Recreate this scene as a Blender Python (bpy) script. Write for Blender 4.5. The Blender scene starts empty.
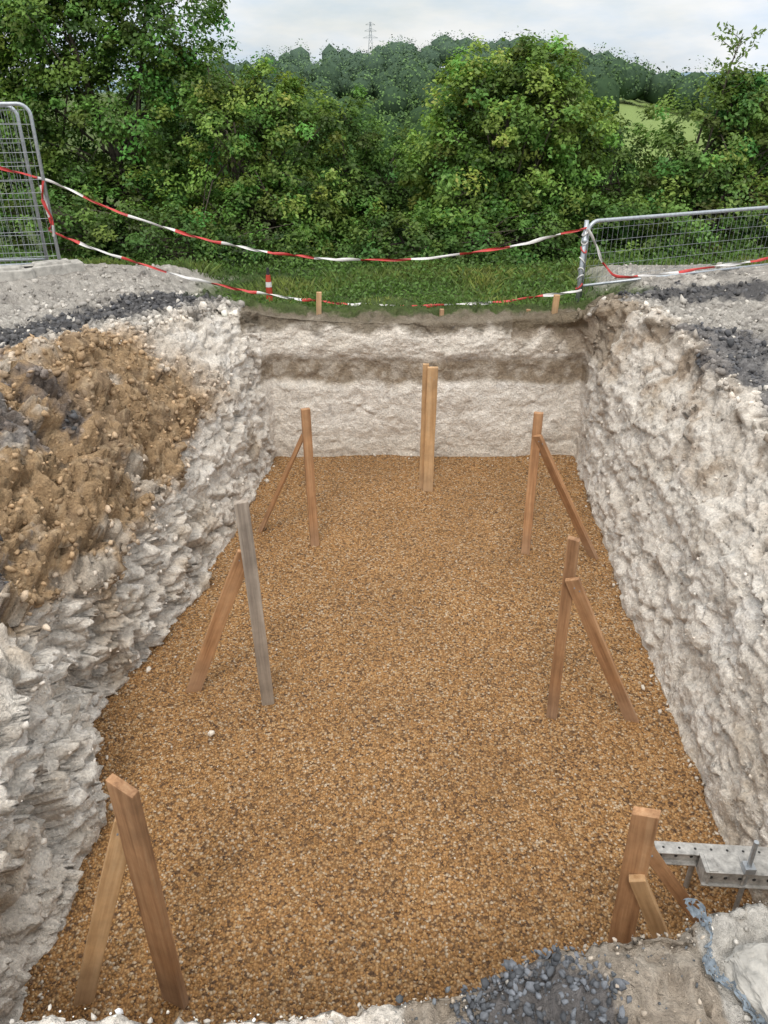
import bpy, math, random
import numpy as np
from mathutils import Vector, Matrix
rng=np.random.default_rng(7); random.seed(7)
scene=bpy.context.scene
# ---------------------------------------------------------------- noise
def _h(ix,iy,iz,seed):
    h=(ix.astype(np.uint32)*np.uint32(0x8da6b343))^(iy.astype(np.uint32)*np.uint32(0xd8163841))^(iz.astype(np.uint32)*np.uint32(0xcb1ab31f))^np.uint32((seed*0x9E3779B1)&0xffffffff)
    h^=h>>np.uint32(15); h*=np.uint32(0x2c1b3c6d); h^=h>>np.uint32(12); h*=np.uint32(0x297a2d39); h^=h>>np.uint32(15)
    return h.astype(np.float64)/4294967295.0
def vnoise(p,seed=0):
    f=np.floor(p); i=f.astype(np.int64); u=p-f; u=u*u*(3-2*u)
    r=0
    for dx in (0,1):
        wx=u[:,0] if dx else 1-u[:,0]
        for dy in (0,1):
            wy=u[:,1] if dy else 1-u[:,1]
            for dz in (0,1):
                wz=u[:,2] if dz else 1-u[:,2]
                r=r+wx*wy*wz*_h(i[:,0]+dx,i[:,1]+dy,i[:,2]+dz,seed)
    return r*2-1
def fbm(p,o=4,seed=0,g=.5):
    a=1.;s=0.;n=0.
    for k in range(o):
        s=s+a*vnoise(p*(2.03**k)+k*17.3,seed+k); n+=a; a*=g
    return s/n
def facet(p,seed=0):
    """cellular facets: tilted plane per cell -> broken-rock look; also edge distance and id"""
    i=np.floor(p).astype(np.int64); best=np.full(len(p),9.); sec=np.full(len(p),9.); cid=np.zeros(len(p)); pl=np.zeros(len(p))
    for dx in (-1,0,1):
        for dy in (-1,0,1):
            for dz in (-1,0,1):
                a,b,c=i[:,0]+dx,i[:,1]+dy,i[:,2]+dz
                q=np.stack([a+_h(a,b,c,seed),b+_h(a,b,c,seed+1),c+_h(a,b,c,seed+2)],1)
                v=p-q; d=np.linalg.norm(v,axis=1)
                r=np.stack([_h(a,b,c,seed+4)-.5,_h(a,b,c,seed+5)-.5,_h(a,b,c,seed+6)-.5],1)*2
                m=d<best
                sec=np.where(m,best,np.minimum(sec,d)); cid=np.where(m,_h(a,b,c,seed+3),cid); pl=np.where(m,(v*r).sum(1),pl); best=np.where(m,d,best)
    return pl,sec-best,cid
def sm(x,a,b):
    t=np.clip((x-a)/(b-a),0,1); return t*t*(3-2*t)
# ---------------------------------------------------------------- mesh helpers
def mesh_np(name,V,F,cols=None,smooth=False,mat=None,parent=None):
    V=np.asarray(V,dtype=np.float32); F=np.asarray(F,dtype=np.int32)
    me=bpy.data.meshes.new(name); k=F.shape[1]
    me.vertices.add(len(V)); me.vertices.foreach_set('co',V.ravel())
    me.loops.add(F.size); me.loops.foreach_set('vertex_index',F.ravel())
    me.polygons.add(len(F)); me.polygons.foreach_set('loop_start',np.arange(0,F.size,k,dtype=np.int32))
    try: me.polygons.foreach_set('loop_total',np.full(len(F),k,dtype=np.int32))
    except Exception: pass
    me.update(calc_edges=True)
    if smooth: me.polygons.foreach_set('use_smooth',np.ones(len(F),dtype=bool))
    if cols is not None:
        at=me.color_attributes.new('Col','FLOAT_COLOR','POINT')
        c=np.ones((len(V),4),dtype=np.float32); c[:,:3]=cols; at.data.foreach_set('color',c.ravel())
    me.validate()
    ob=bpy.data.objects.new(name,me); scene.collection.objects.link(ob)
    if mat: me.materials.append(mat)
    if parent: ob.parent=parent
    return ob
class MB:
    def __init__(s): s.v=[];s.f=[];s.m=[]
    def tube(s,pts,r,n=8,mi=0,r2=None):
        pts=[Vector(p) for p in pts]; L=len(pts); base=len(s.v); up=None
        for i,p in enumerate(pts):
            d=(pts[min(i+1,L-1)]-pts[max(i-1,0)]).normalized()
            if up is None: up=Vector((0,0,1)) if abs(d.z)<.9 else Vector((1,0,0))
            a=(up-d*up.dot(d)).normalized(); up=a; b=d.cross(a)
            rr=r if r2 is None else r+(r2-r)*i/(L-1)
            for k in range(n):
                t=2*math.pi*k/n; s.v.append(p+a*math.cos(t)*rr+b*math.sin(t)*rr)
        for i in range(L-1):
            for k in range(n):
                s.f.append((base+i*n+k,base+i*n+(k+1)%n,base+(i+1)*n+(k+1)%n,base+(i+1)*n+k)); s.m.append(mi)
        s.f.append(tuple(base+k for k in range(n))[::-1]); s.m.append(mi)
        s.f.append(tuple(base+(L-1)*n+k for k in range(n))); s.m.append(mi)
    def box(s,c,half,R=None,mi=0,taper=1.0):
        R=R or Matrix.Identity(3); base=len(s.v); c=Vector(c)
        for z in (-1,1):
            t=taper if z>0 else 1
            for x,y in ((-1,-1),(1,-1),(1,1),(-1,1)):
                s.v.append(c+R@Vector((x*half[0]*t,y*half[1]*t,z*half[2])))
        for q in ((3,2,1,0),(4,5,6,7),(0,1,5,4),(1,2,6,5),(2,3,7,6),(3,0,4,7)):
            s.f.append(tuple(base+i for i in q)); s.m.append(mi)
    def make(s,name,mats,parent=None,smooth=False,bevel=0):
        me=bpy.data.meshes.new(name); me.from_pydata([tuple(v) for v in s.v],[],s.f)
        for m in mats: me.materials.append(m)
        me.polygons.foreach_set('material_index',s.m)
        if smooth: me.polygons.foreach_set('use_smooth',[True]*len(s.f))
        me.update(); ob=bpy.data.objects.new(name,me); scene.collection.objects.link(ob)
        if parent: ob.parent=parent
        if bevel:
            b=ob.modifiers.new('b','BEVEL'); b.width=bevel; b.segments=2; b.limit_method='ANGLE'
        return ob
def empty(name,loc=(0,0,0)):
    e=bpy.data.objects.new(name,None); scene.collection.objects.link(e); e.empty_display_size=.1
    return e
# ---------------------------------------------------------------- materials
def newmat(name):
    m=bpy.data.materials.new(name); m.use_nodes=True; nt=m.node_tree; nt.nodes.clear()
    o=nt.nodes.new('ShaderNodeOutputMaterial'); p=nt.nodes.new('ShaderNodeBsdfPrincipled')
    nt.links.new(p.outputs[0],o.inputs[0]); return m,nt,p,o
def N(nt,t,**k):
    n=nt.nodes.new(t)
    for a,b in k.items():
        if a in n.inputs.keys(): n.inputs[a].default_value=b
        else: setattr(n,a,b)
    return n
def noise(nt,co,scale,detail=4,rough=.6):
    n=nt.nodes.new('ShaderNodeTexNoise'); n.inputs['Scale'].default_value=scale; n.inputs['Detail'].default_value=detail; n.inputs['Roughness'].default_value=rough
    nt.links.new(co,n.inputs['Vector']); return n.outputs['Fac']
def mapr(nt,v,a,b,c,d):
    n=nt.nodes.new('ShaderNodeMapRange'); nt.links.new(v,n.inputs[0])
    for i,x in enumerate((a,b,c,d)): n.inputs[i+1].default_value=x
    return n.outputs[0]
def mathn(nt,op,a,b):
    n=nt.nodes.new('ShaderNodeMath'); n.operation=op
    for i,x in enumerate((a,b)):
        if isinstance(x,(int,float)): n.inputs[i].default_value=x
        else: nt.links.new(x,n.inputs[i])
    return n.outputs[0]
def mixc(nt,mode,fac,a,b):
    n=nt.nodes.new('ShaderNodeMix'); n.data_type='RGBA'; n.blend_type=mode
    for idx,x in ((0,fac),(6,a),(7,b)):
        if isinstance(x,(int,float)): n.inputs[idx].default_value=x
        elif isinstance(x,tuple): n.inputs[idx].default_value=(*x,1)
        else: nt.links.new(x,n.inputs[idx])
    return n.outputs[2]
def ramp(nt,v,stops,interp='LINEAR'):
    n=nt.nodes.new('ShaderNodeValToRGB'); cr=n.color_ramp; cr.interpolation=interp
    while len(cr.elements)<len(stops): cr.elements.new(.5)
    for e,(p,c) in zip(cr.elements,stops): e.position=p; e.color=(*c,1)
    nt.links.new(v,n.inputs[0]); return n.outputs[0]
def bump(nt,h,dist,strength=1.,prev=None):
    n=nt.nodes.new('ShaderNodeBump'); n.inputs['Distance'].default_value=dist; n.inputs['Strength'].default_value=strength
    nt.links.new(h,n.inputs['Height'])
    if prev is not None: nt.links.new(prev,n.inputs['Normal'])
    return n.outputs[0]
def objco(nt): return nt.nodes.new('ShaderNodeTexCoord').outputs['Object']
def attr(nt):
    n=nt.nodes.new('ShaderNodeAttribute'); n.attribute_name='Col'; return n.outputs['Color']
def gray(nt,f):
    g=nt.nodes.new('ShaderNodeCombineColor')
    for i in range(3): nt.links.new(f,g.inputs[i])
    return g.outputs[0]

def ground_mat():
    m,nt,p,o=newmat('excavated_ground'); co=objco(nt); c=attr(nt)
    n1=noise(nt,co,9,6,.74); n2=noise(nt,co,55,4,.7)
    v2=N(nt,'ShaderNodeTexVoronoi',Scale=80.); nt.links.new(co,v2.inputs['Vector'])
    f=mathn(nt,'MULTIPLY',mapr(nt,n1,.3,.7,.78,1.18),mapr(nt,n2,.25,.75,.82,1.18))
    c1=mixc(nt,'MULTIPLY',1.,c,gray(nt,f))
    sep=nt.nodes.new('ShaderNodeSeparateColor'); nt.links.new(v2.outputs['Color'],sep.inputs[0])
    c2=mixc(nt,'MULTIPLY',.55,c1,gray(nt,mapr(nt,sep.outputs[0],0,1,.72,1.28)))
    nt.links.new(c2,p.inputs['Base Color']); p.inputs['Roughness'].default_value=.95; p.inputs['Specular IOR Level'].default_value=.2
    h=mathn(nt,'ADD',mathn(nt,'MULTIPLY',n1,.070),mathn(nt,'MULTIPLY',n2,.020))
    nt.links.new(bump(nt,h,1.,.9),p.inputs['Normal']); return m
def stone_mat(name='loose_stone',sc=90):
    m,nt,p,o=newmat(name); co=objco(nt); c=attr(nt)
    n=noise(nt,co,sc,3)
    nt.links.new(mixc(nt,'MULTIPLY',1.,c,gray(nt,mapr(nt,n,.3,.7,.75,1.2))),p.inputs['Base Color']); p.inputs['Roughness'].default_value=.85
    nt.links.new(bump(nt,n,.006,.7),p.inputs['Normal']); return m
def gravel_mat():
    m,nt,p,o=newmat('pea_gravel'); co=objco(nt)
    v=N(nt,'ShaderNodeTexVoronoi',Scale=68.); nt.links.new(co,v.inputs['Vector'])
    sep=nt.nodes.new('ShaderNodeSeparateColor'); nt.links.new(v.outputs['Color'],sep.inputs[0])
    c=ramp(nt,sep.outputs[0],[(0,(.09,.045,.02)),(.15,(.21,.11,.038)),(.4,(.345,.18,.060)),(.65,(.44,.235,.086)),(.85,(.47,.30,.145)),(.97,(.54,.42,.29))])
    n=noise(nt,co,1.1,4,.6)
    c=mixc(nt,'MULTIPLY',1.,c,gray(nt,mapr(nt,n,.3,.7,.82,1.12)))
    dk=ramp(nt,v.outputs['Distance'],[(.35,(1,1,1)),(.8,(.35,.3,.25))])
    c=mixc(nt,'MULTIPLY',.8,c,dk)
    nt.links.new(c,p.inputs['Base Color']); p.inputs['Roughness'].default_value=.75
    b=bump(nt,v.outputs['Distance'],-.013,1.); nt.links.new(b,p.inputs['Normal']); return m
def leaf_mat(name,tr=.3):
    m,nt,p,o=newmat(name); c=attr(nt); nt.nodes.remove(p)
    d=nt.nodes.new('ShaderNodeBsdfDiffuse'); nt.links.new(c,d.inputs[0]); last=d
    if tr>0:
        t=nt.nodes.new('ShaderNodeBsdfTranslucent'); h=N(nt,'ShaderNodeHueSaturation',Value=1.45,Saturation=1.08); h.inputs['Hue'].default_value=.485
        nt.links.new(c,h.inputs['Color']); nt.links.new(h.outputs[0],t.inputs[0])
        mx=nt.nodes.new('ShaderNodeMixShader'); mx.inputs[0].default_value=tr
        nt.links.new(d.outputs[0],mx.inputs[1]); nt.links.new(t.outputs[0],mx.inputs[2]); last=mx
        g=nt.nodes.new('ShaderNodeBsdfGlossy'); g.inputs['Roughness'].default_value=.5; g.inputs[0].default_value=(.85,.9,.8,1)
        m2=nt.nodes.new('ShaderNodeMixShader'); m2.inputs[0].default_value=.022; nt.links.new(mx.outputs[0],m2.inputs[1]); nt.links.new(g.outputs[0],m2.inputs[2]); last=m2
    nt.links.new(last.outputs[0],o.inputs[0]); return m
def bark_mat():
    m,nt,p,o=newmat('bark'); co=objco(nt); n=noise(nt,co,14,5)
    nt.links.new(ramp(nt,n,[(.3,(.03,.025,.018)),(.7,(.11,.09,.065))]),p.inputs['Base Color']); p.inputs['Roughness'].default_value=.9
    nt.links.new(bump(nt,n,.02),p.inputs['Normal']); return m
def wood_mat(name,a,b,c):
    m,nt,p,o=newmat(name); co=objco(nt)
    oi=nt.nodes.new('ShaderNodeObjectInfo')
    mp=nt.nodes.new('ShaderNodeMapping'); mp.inputs['Scale'].default_value=(34,34,1.6); nt.links.new(co,mp.inputs['Vector'])
    ad=nt.nodes.new('ShaderNodeVectorMath'); ad.operation='ADD'; nt.links.new(mp.outputs[0],ad.inputs[0])
    nt.links.new(mathn(nt,'MULTIPLY',oi.outputs['Random'],57),ad.inputs[1])
    n=noise(nt,ad.outputs[0],1.,6,.65); n2=noise(nt,co,5,4,.6); n3=noise(nt,co,90,3)
    cc=ramp(nt,n,[(.3,a),(.52,b),(.72,c)])
    f=mathn(nt,'MULTIPLY',mapr(nt,n2,.3,.7,.65,1.15),mapr(nt,oi.outputs['Random'],0,1,.85,1.15))
    cz=nt.nodes.new('ShaderNodeSeparateXYZ'); nt.links.new(co,cz.inputs[0])
    dirt=mathn(nt,'MULTIPLY',mapr(nt,cz.outputs[2],.15,.45,.5,0),n2)
    base=mixc(nt,'MULTIPLY',1.,cc,gray(nt,f))
    nt.links.new(mixc(nt,'MIX',dirt,base,(.45,.38,.30)),p.inputs['Base Color']); p.inputs['Roughness'].default_value=.75
    b_=bump(nt,n,.004,.7); b_=bump(nt,n3,.001,.5,b_); nt.links.new(b_,p.inputs['Normal']); return m
def simple(name,col,rough=.5,metal=0,var=.25,sc=20,bd=.002):
    m,nt,p,o=newmat(name); co=objco(nt); n=noise(nt,co,sc,5,.65)
    lo=tuple(x*(1-var) for x in col); hi=tuple(min(1,x*(1+var)) for x in col)
    nt.links.new(ramp(nt,n,[(.3,lo),(.7,hi)]),p.inputs['Base Color']); p.inputs['Roughness'].default_value=rough; p.inputs['Metallic'].default_value=metal
    nt.links.new(bump(nt,n,bd,.5),p.inputs['Normal']); return m
M_ground=ground_mat(); M_stone=stone_mat(); M_gravel=gravel_mat(); M_leaf=leaf_mat('leaves'); M_grass=leaf_mat('grass_blades',.3); M_far=leaf_mat('far_leaves',0); M_bark=bark_mat()
M_wood=wood_mat('sawn_timber',(.25,.12,.052),(.44,.235,.112),(.55,.33,.175))
M_woodl=wood_mat('pale_timber',(.38,.21,.09),(.55,.34,.17),(.64,.43,.24))
M_woodg=wood_mat('weathered_timber',(.24,.19,.15),(.40,.33,.265),(.52,.44,.36))
M_galv=simple('galvanised_steel',(.42,.45,.48),.45,.7,.2,30)
M_wire=simple('steel_wire',(.30,.32,.34),.5,.5)
M_alu=simple('aluminium',(.40,.39,.37),.65,.3,.45,25)
M_conc=simple('concrete',(.40,.38,.345),.95,0,.35,14,.012)
M_red=simple('red_tape',(.50,.045,.04),.45,0,.3,8); M_white=simple('white_tape',(.66,.64,.62),.45,0,.15,8)
M_black=simple('dark_rubber_and_hole_shade',(.03,.03,.03),.8); M_redp=simple('red_plastic',(.45,.05,.025),.5); M_blue=simple('dirty_blue_cloth',(.16,.19,.22),.95,0,.6,50)  # black serves bollard rubber and the painted dark of the beam holes
# ---------------------------------------------------------------- terrain
def G(x,y):
    site=1.55+.18*sm(y,1.2,3.5)
    inx=sm(x,-3.0,-2.0)*(1-sm(x,2.3,3.0))
    back=1.42
    w=np.maximum(inx*sm(y,8.2,8.9),sm(y,9.8,11.2))
    z=site*(1-w)+back*w
    z=z-.4*sm(y,11,14)-2.2*sm(y,14,32)-5.*sm(y,28,75)
    hx=1/(1+np.abs((x-2)/70.)**5)
    z=z+ (9.8*hx+2.6+1.3*np.sin(x*.05+1)+.8*np.sin(x*.11))*sm(y,100,290)
    z=z+ 3.0*sm(y,100,160)*np.exp(-((x-44)/18.)**2)
    z=z+ 22*sm(y,900,1900)*(.75+.25*np.sin(x*.0021+.3))+sm(x,200,900)*sm(y,600,1600)*10
    z=z+ .8*sm(np.abs(x),15,60)*sm(-y,-11,10)
    return z
ST=[ # floor(x,y) mid(x,y,z) rim(x,y,z)
((-1.60,1.15),(-1.75,1.12,1.1),(-2.0,1.0,1.5)),
((-1.63,2.2),(-1.80,2.2,1.15),(-2.25,2.15,1.48)),
((-1.62,3.15),(-1.90,3.1,1.12),(-2.6,3.1,1.5)),
((-1.97,3.75),(-2.08,3.8,.98),(-2.85,3.9,1.60)),
((-1.74,4.35),(-1.90,4.4,.80),(-2.85,4.7,1.72)),
((-1.54,5.3),(-1.78,5.4,.90),(-2.6,5.8,1.80)),
((-1.40,6.5),(-1.70,6.6,1.18),(-2.25,6.8,1.78)),
((-1.27,7.6),(-1.42,7.7,1.3),(-1.72,7.9,1.74)),
((-1.24,7.98),(-1.20,8.02,1.2),(-1.15,8.08,1.57)),
((-.3,8.0),(-.3,8.0,1.15),(-.3,8.07,1.51)),
((1.0,8.0),(1.0,8.0,1.15),(1.0,8.07,1.51)),
((2.17,7.98),(2.13,8.02,1.2),(2.05,8.1,1.60)),
((2.14,7.5),(2.20,7.5,1.2),(2.38,7.6,1.86)),
((2.05,6.4),(2.25,6.4,1.15),(2.72,6.55,1.78)),
((1.97,5.0),(2.22,5.1,1.1),(2.66,5.3,1.66)),
((1.93,4.0),(2.18,4.0,1.1),(2.62,4.2,1.6)),
((1.90,2.8),(2.12,2.8,1.05),(2.5,2.9,1.55)),
((1.96,1.5),(2.0,1.45,1.0),(2.2,1.46,1.5)),
((1.1,1.36),(1.1,1.36,1.0),(1.1,1.44,1.58)),
((.5,1.18),(.5,1.18,1.0),(.5,1.29,1.58)),
((0,1.06),(0,1.07,1.0),(0,1.17,1.52)),
((-.9,1.0),(-.9,1.0,1.0),(-.9,1.12,1.52))]
F0=np.array([(a[0],a[1],0.) for a,b,c in ST]);M0=np.array([b for a,b,c in ST]);R0=np.array([c for a,b,c in ST])
NS=1350
def closed(A): return np.vstack([A,A[:1]])
seg=np.linalg.norm(np.diff(closed((F0+R0)/2),axis=0),axis=1); cum=np.concatenate([[0],np.cumsum(seg)])
s=np.linspace(0,cum[-1],NS,endpoint=False)
def rs(A):
    A=closed(A); B=np.stack([np.interp(s,cum,A[:,k]) for k in range(3)],1)
    for _ in range(6): B=(np.roll(B,1,0)+B+np.roll(B,-1,0))/3
    return B
Fp,Mp,Rp=rs(F0),rs(M0),rs(R0)
rows=[];kind=[]
rows.append(Fp*[1,1,0]+[0,0,-.25]);kind.append(0.)
n1,n2=70,50
for k in range(n1): t=k/n1; rows.append(Fp*(1-t)+Mp*t); kind.append(t)
for k in range(n2): t=k/n2; rows.append(Mp*(1-t)+Rp*t); kind.append(1+t)
cen=np.array([.35,4.6]); dirv=Rp[:,:2]-cen; dirv/=np.linalg.norm(dirv,axis=1)[:,None]
d=0.;st=.026;k=0
while d<3600:
    xy=Rp[:,:2]+dirv*d; w=float(sm(np.array(d),0,1.0)); z=Rp[:,2]*(1-w)+G(xy[:,0],xy[:,1])*w
    rows.append(np.column_stack([xy,z])); kind.append(2+d); d+=st; st*=1.0 if d<1.0 else 1.065
P=np.array(rows); NR=len(rows); kind=np.array(kind)
du=np.roll(P,-1,1)-np.roll(P,1,1); dv=np.gradient(P,axis=0); Nn=np.cross(dv,du); Nn/=np.linalg.norm(Nn,axis=2)[...,None]+1e-9
V=P.reshape(-1,3); Nv=Nn.reshape(-1,3); K=np.repeat(kind,NS)
c3=np.array([.35,4.6,6.]); sgn=np.sign(((c3-V)*Nv).sum(1)); Nv*=sgn[:,None]
x,y,z=V[:,0],V[:,1],V[:,2]
near=1-sm(K,8,20)
back=(y>7.8)&(K<2.2)&(x>-1.3)&(x<2.2)
amp=np.where(back,.35,1.)
lf=fbm(V*1.3,4,1); mf=fbm(V*4.5,5,5); hf=fbm(V*13,4,9,.6)
wv=np.stack([mf,lf,-mf],1)
p0_,e0,i0=facet(V*np.array([1.9,1.9,2.6])+.25*wv,3)
p1,e1,i1=facet(V*np.array([3.4,3.4,4.8])+.3*wv,11)
p2,e2_,i2_=facet(V*np.array([8.5,8.5,11.])+.4*wv,21)
p3,e3_,i3_=facet(V*21+.4*wv,31)
wall=sm(K,-.1,.12)*(1-sm(K,2,2.3))
leftall=1-sm(x,-1.35,-1.1)
leftnear=leftall*(1-sm(y,5.2,6.4))
chunk=np.where(back,.14,.48+.32*leftall+.5*leftnear)
bed=fbm(np.stack([x*.6,y*.6,z*10],1),3,37)
disp=wall*(amp*(.06*lf+.04*mf+.026*hf+.024*bed)+chunk*(.085*p1+.06*(i1-.5)+.055*p2+.024*p3+.02*(i2_-.5)-.03*(1-np.clip(e1*6,0,1))-.010*(1-np.clip(e2_*5,0,1)))+leftnear*(.15*p0_+.08*(i0-.5)-.045*(1-np.clip(e0*8,0,1))))
outg=sm(K,2,2.3)*near
disp+=outg*(.05*lf+.05*mf+.03*hf+.04*p2+.025*p3)*(1-.5*sm(y,8.6,9.5))
mound=np.exp(-(((x+2.4)/.65)**2+((y-4.9)/1.4)**2))*(x<-1.4)*sm(K,.85,1.25)
disp+=mound*(.20+.07*mf)
lip=np.exp(-((K-1.9)/.12)**2)*(x>1.7); disp+=lip*(.05+.08*mf)
disp+=sm(K,15,60)*.5*lf
bm=np.where(back,1.,0)
V=V+Nv*disp[:,None]
V[:,1]-=bm*.03*sm(z+.06*mf,1.14,1.24)*(1+1.8*mf)
V[:,1]+=bm*.02*sm(z,.80,.9)*(1-sm(z,1.1,1.18))*(1+hf)
V[:,1]-=bm*.012*(fbm(V*np.array([1.2,1,9.]),3,31))
V[:,1]-=bm*.05*fbm(np.stack([x*2.2,z*1.0,y*0],1),4,35)
rw=(x>1.7)&(K<2)
V[:,0]+=np.where(rw,.024*fbm(np.stack([y*1.2+z*2,z*9-y*3,y*0],1),3,41),0)
x,y,z=V[:,0],V[:,1],V[:,2]
def lerp(c,b,m): return c*(1-m[:,None])+np.array(b)*m[:,None]
n_a=fbm(V*2.2,5,51); n_b=fbm(V*7,4,61); n_c=fbm(V*22,3,71)
n_s=fbm(np.stack([x*1.2,y*1.2,z*12],1),4,47)
C=np.tile(np.array([.83,.765,.68]),(len(V),1))
C=lerp(C,(.66,.58,.48),sm(n_a+.4*n_b,-.05,.45)*.65)
C=lerp(C,(.89,.845,.785),sm(n_b+.4*n_c,.02,.4)*.8)
C=lerp(C,(.62,.54,.45),sm(n_s,.0,.45)*.45*wall)
C=lerp(C,(.50,.39,.27),sm(n_b*.6+n_a+.6*n_c,.22,.6)*.5)
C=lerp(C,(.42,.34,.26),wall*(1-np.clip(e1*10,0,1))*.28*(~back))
C=lerp(C,(.72,.66,.58),wall*sm(i2_,.6,1.)*.5)
C=lerp(C,(.42,.32,.23),np.where(x>1.7,sm(z+.35*n_a+.3*n_b,1.12,1.6),0)*(.2+.7*sm(n_b,-.1,.3))*wall)
C=lerp(C,(.19,.15,.11),lip*sm(n_b+.5*n_a+.3*n_c,-.2,.25)*.85)
C=lerp(C,(.45,.34,.23),np.where(x<-1.1,sm(n_a+.5*fbm(np.stack([x*3,y*3,z*.8],1),3,44),.08,.5),0)*.45*wall)
bz=z+.07*n_a+.04*n_b
C=lerp(C,(.86,.80,.72),np.where(back,1.-sm(bz,.76,.84),0)*.65)
C=lerp(C,(.60,.52,.42),np.where(back,(1-sm(z+.1*n_a,.05,.45)),0)*.5)
C=lerp(C,(.30,.235,.165),np.where(back,sm(bz,.83,.90)*(1-sm(bz,1.10,1.17)),0)*(.62+.33*sm(n_c+n_b,-.4,.3)))
C=lerp(C,(.76,.69,.60),np.where(back,sm(bz,1.15,1.22),0)*.65)
C=lerp(C,(.27,.20,.13),np.where((x>1.35)&(y>7.4)&(K<2.3),sm(bz+.35*n_b+.3*(x-1.8),1.05,1.4),0)*.75)
lm=(x<-1.35)&(y<7.8)
bmask=np.where(lm,sm(z+.16*n_a+.12*n_b+.20*sm(y,3,4.4)-.16*sm(y,5.4,6.8),.92,1.10)*sm(K,.6,.9)*sm(y+.3*n_b,3.0,3.6)*(1-sm(y+.5*n_a-.35*(x+2.2),6.3,7.1))*(1-sm(K+.3*n_b,3.2,4.0)),0)
C=lerp(C,(.41,.28,.16),bmask)
C=lerp(C,(.25,.175,.11),bmask*sm(n_b+n_a*.5,0,.35)*.85)
C=lerp(C,(.56,.42,.27),bmask*sm(n_c+n_b*.6,.15,.5)*.7)
C=lerp(C,(.60,.55,.48),bmask*sm(fbm(V*3.2,4,81),.22,.44)*.65)
tm=sm(K+.3*n_b,1.95,2.3)*(1-bmask)
C=lerp(C,(.40,.37,.33),tm)
C=lerp(C,(.23,.21,.19),tm*sm(n_b+n_c*.5,0,.4)*.7)
C=lerp(C,(.62,.58,.52),tm*sm(n_c+n_a*.5,.1,.5)*.8)
C=lerp(C,(.16,.125,.08),np.where((y>7.9)&(y<8.5)&(x>-1.5)&(x<2.5),sm(z+.10*n_b+.05*n_a,1.40,1.50),0)*.88)
asph=np.array([.06,.06,.066])
ld=np.abs((x+1.9)*.805+(y-8.5)*-.593)
al=(x<-1.7)&(y>5.9)&(y<9.)
C=lerp(C,asph,np.where(al,1-sm(ld+.35*n_b+.1*n_c,.28,.52),0)*.88)
a2=np.exp(-(((x+2.55)/.5)**2+((y-3.45)/.5)**2))*sm(K,1.,1.3)*(x<-1.5); C=lerp(C,asph*2.2,sm(a2+.5*n_b+.3*n_c,.3,.6)*.8)
a3=np.exp(-(((x+2.75)/.6)**2+((y-4.9)/.25)**2))*sm(K,.9,1.3)*(x<-1.5); C=lerp(C,asph*2.,sm(a3+.5*n_b+.3*n_c,.45,.8)*.7)
a6=np.where((x<-2.2)&(y>4.2)&(y<6),1-sm(np.abs(y-5.45+.5*(x+2.6)+.4*n_b),.05,.22),0); C=lerp(C,asph*2.2,a6*.7)
a4=np.where((x>2.5)&(y>6.9)&(y<9.8),1-sm(np.abs((x-2.8)*.3-(y-8.2)*.95+.4*n_b),.15,.4),0); C=lerp(C,asph,a4*.85*sm(K,1.8,2.2))
a5=np.where((x>2.45)&(y<6.9)&(y>2.5),1-sm(np.abs(x-3.0+.35*n_a+.1*n_b),.15,.4),0); C=lerp(C,asph*1.8,a5*.75)
fg=(y<1.8)&(z>1.2)
C=lerp(C,(.30,.24,.18),np.where(fg&(x>.05),1.,0)*.8)
C=lerp(C,(.46,.40,.33),np.where(fg&(x>.05),sm(n_b+n_c,.1,.5),0)*.7)
fgd=np.exp(-(((x-.42)/.22)**2+((y-1.13)/.17)**2)); C=lerp(C,asph*1.6,np.where(fg,sm(fgd+.4*n_b,.4,.6),0)*.8)
C=lerp(C,(.56,.54,.50),np.where(fg&(x>.90),1.,0)*.7)
gz=np.maximum(sm(x+.3*n_a,-2.4,-1.9)*(1-sm(x+.3*n_a,2.5,3.0))*sm(y+.15*n_b,8.2,8.4),sm(y+.5*n_a,10.2,10.9))
gz=np.maximum(gz,sm(K,30,60))
C=lerp(C,(.085,.12,.035),gz)
C=lerp(C,(.05,.06,.025),gz*sm(n_b,0,.4)*.5*(K<80))
C=lerp(C,(.20,.27,.085),sm(K,80,100)*sm(x,24,32)*(1-sm(x,62,72))*sm(y,95,110)*(1-sm(y,200,215)))
C=lerp(C,(.17,.25,.32),sm(y,600,1300))  # aerial haze painted into the far ground as a blue tint
idx=np.arange(NR*NS).reshape(NR,NS)
A=idx[:-1];B=idx[1:]
Fq=np.stack([A,np.roll(A,-1,1),np.roll(B,-1,1),B],2).reshape(-1,4)
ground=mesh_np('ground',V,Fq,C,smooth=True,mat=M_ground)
# ---------------------------------------------------------------- gravel floor
gx=np.linspace(-2.9,3.0,240);gy=np.linspace(.7,8.6,320); X,Y=np.meshgrid(gx,gy)
gp=np.stack([X.ravel(),Y.ravel(),0*X.ravel()],1)
def fz(p): 
    return .03*fbm(p*1.1,3,90)+.010*fbm(p*5,3,93)
gp[:,2]=fz(gp*[1,1,0]); i2=np.arange(len(gp)).reshape(X.shape)
gf=np.stack([i2[:-1,:-1],i2[:-1,1:],i2[1:,1:],i2[1:,:-1]],2).reshape(-1,4)
gravel=mesh_np('gravel_bed',gp,gf,smooth=True,mat=M_gravel)
ph=(1+5**.5)/2
IV=np.array([(-1,ph,0),(1,ph,0),(-1,-ph,0),(1,-ph,0),(0,-1,ph),(0,1,ph),(0,-1,-ph),(0,1,-ph),(ph,0,-1),(ph,0,1),(-ph,0,-1),(-ph,0,1)])/math.sqrt(1+ph*ph)
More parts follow.
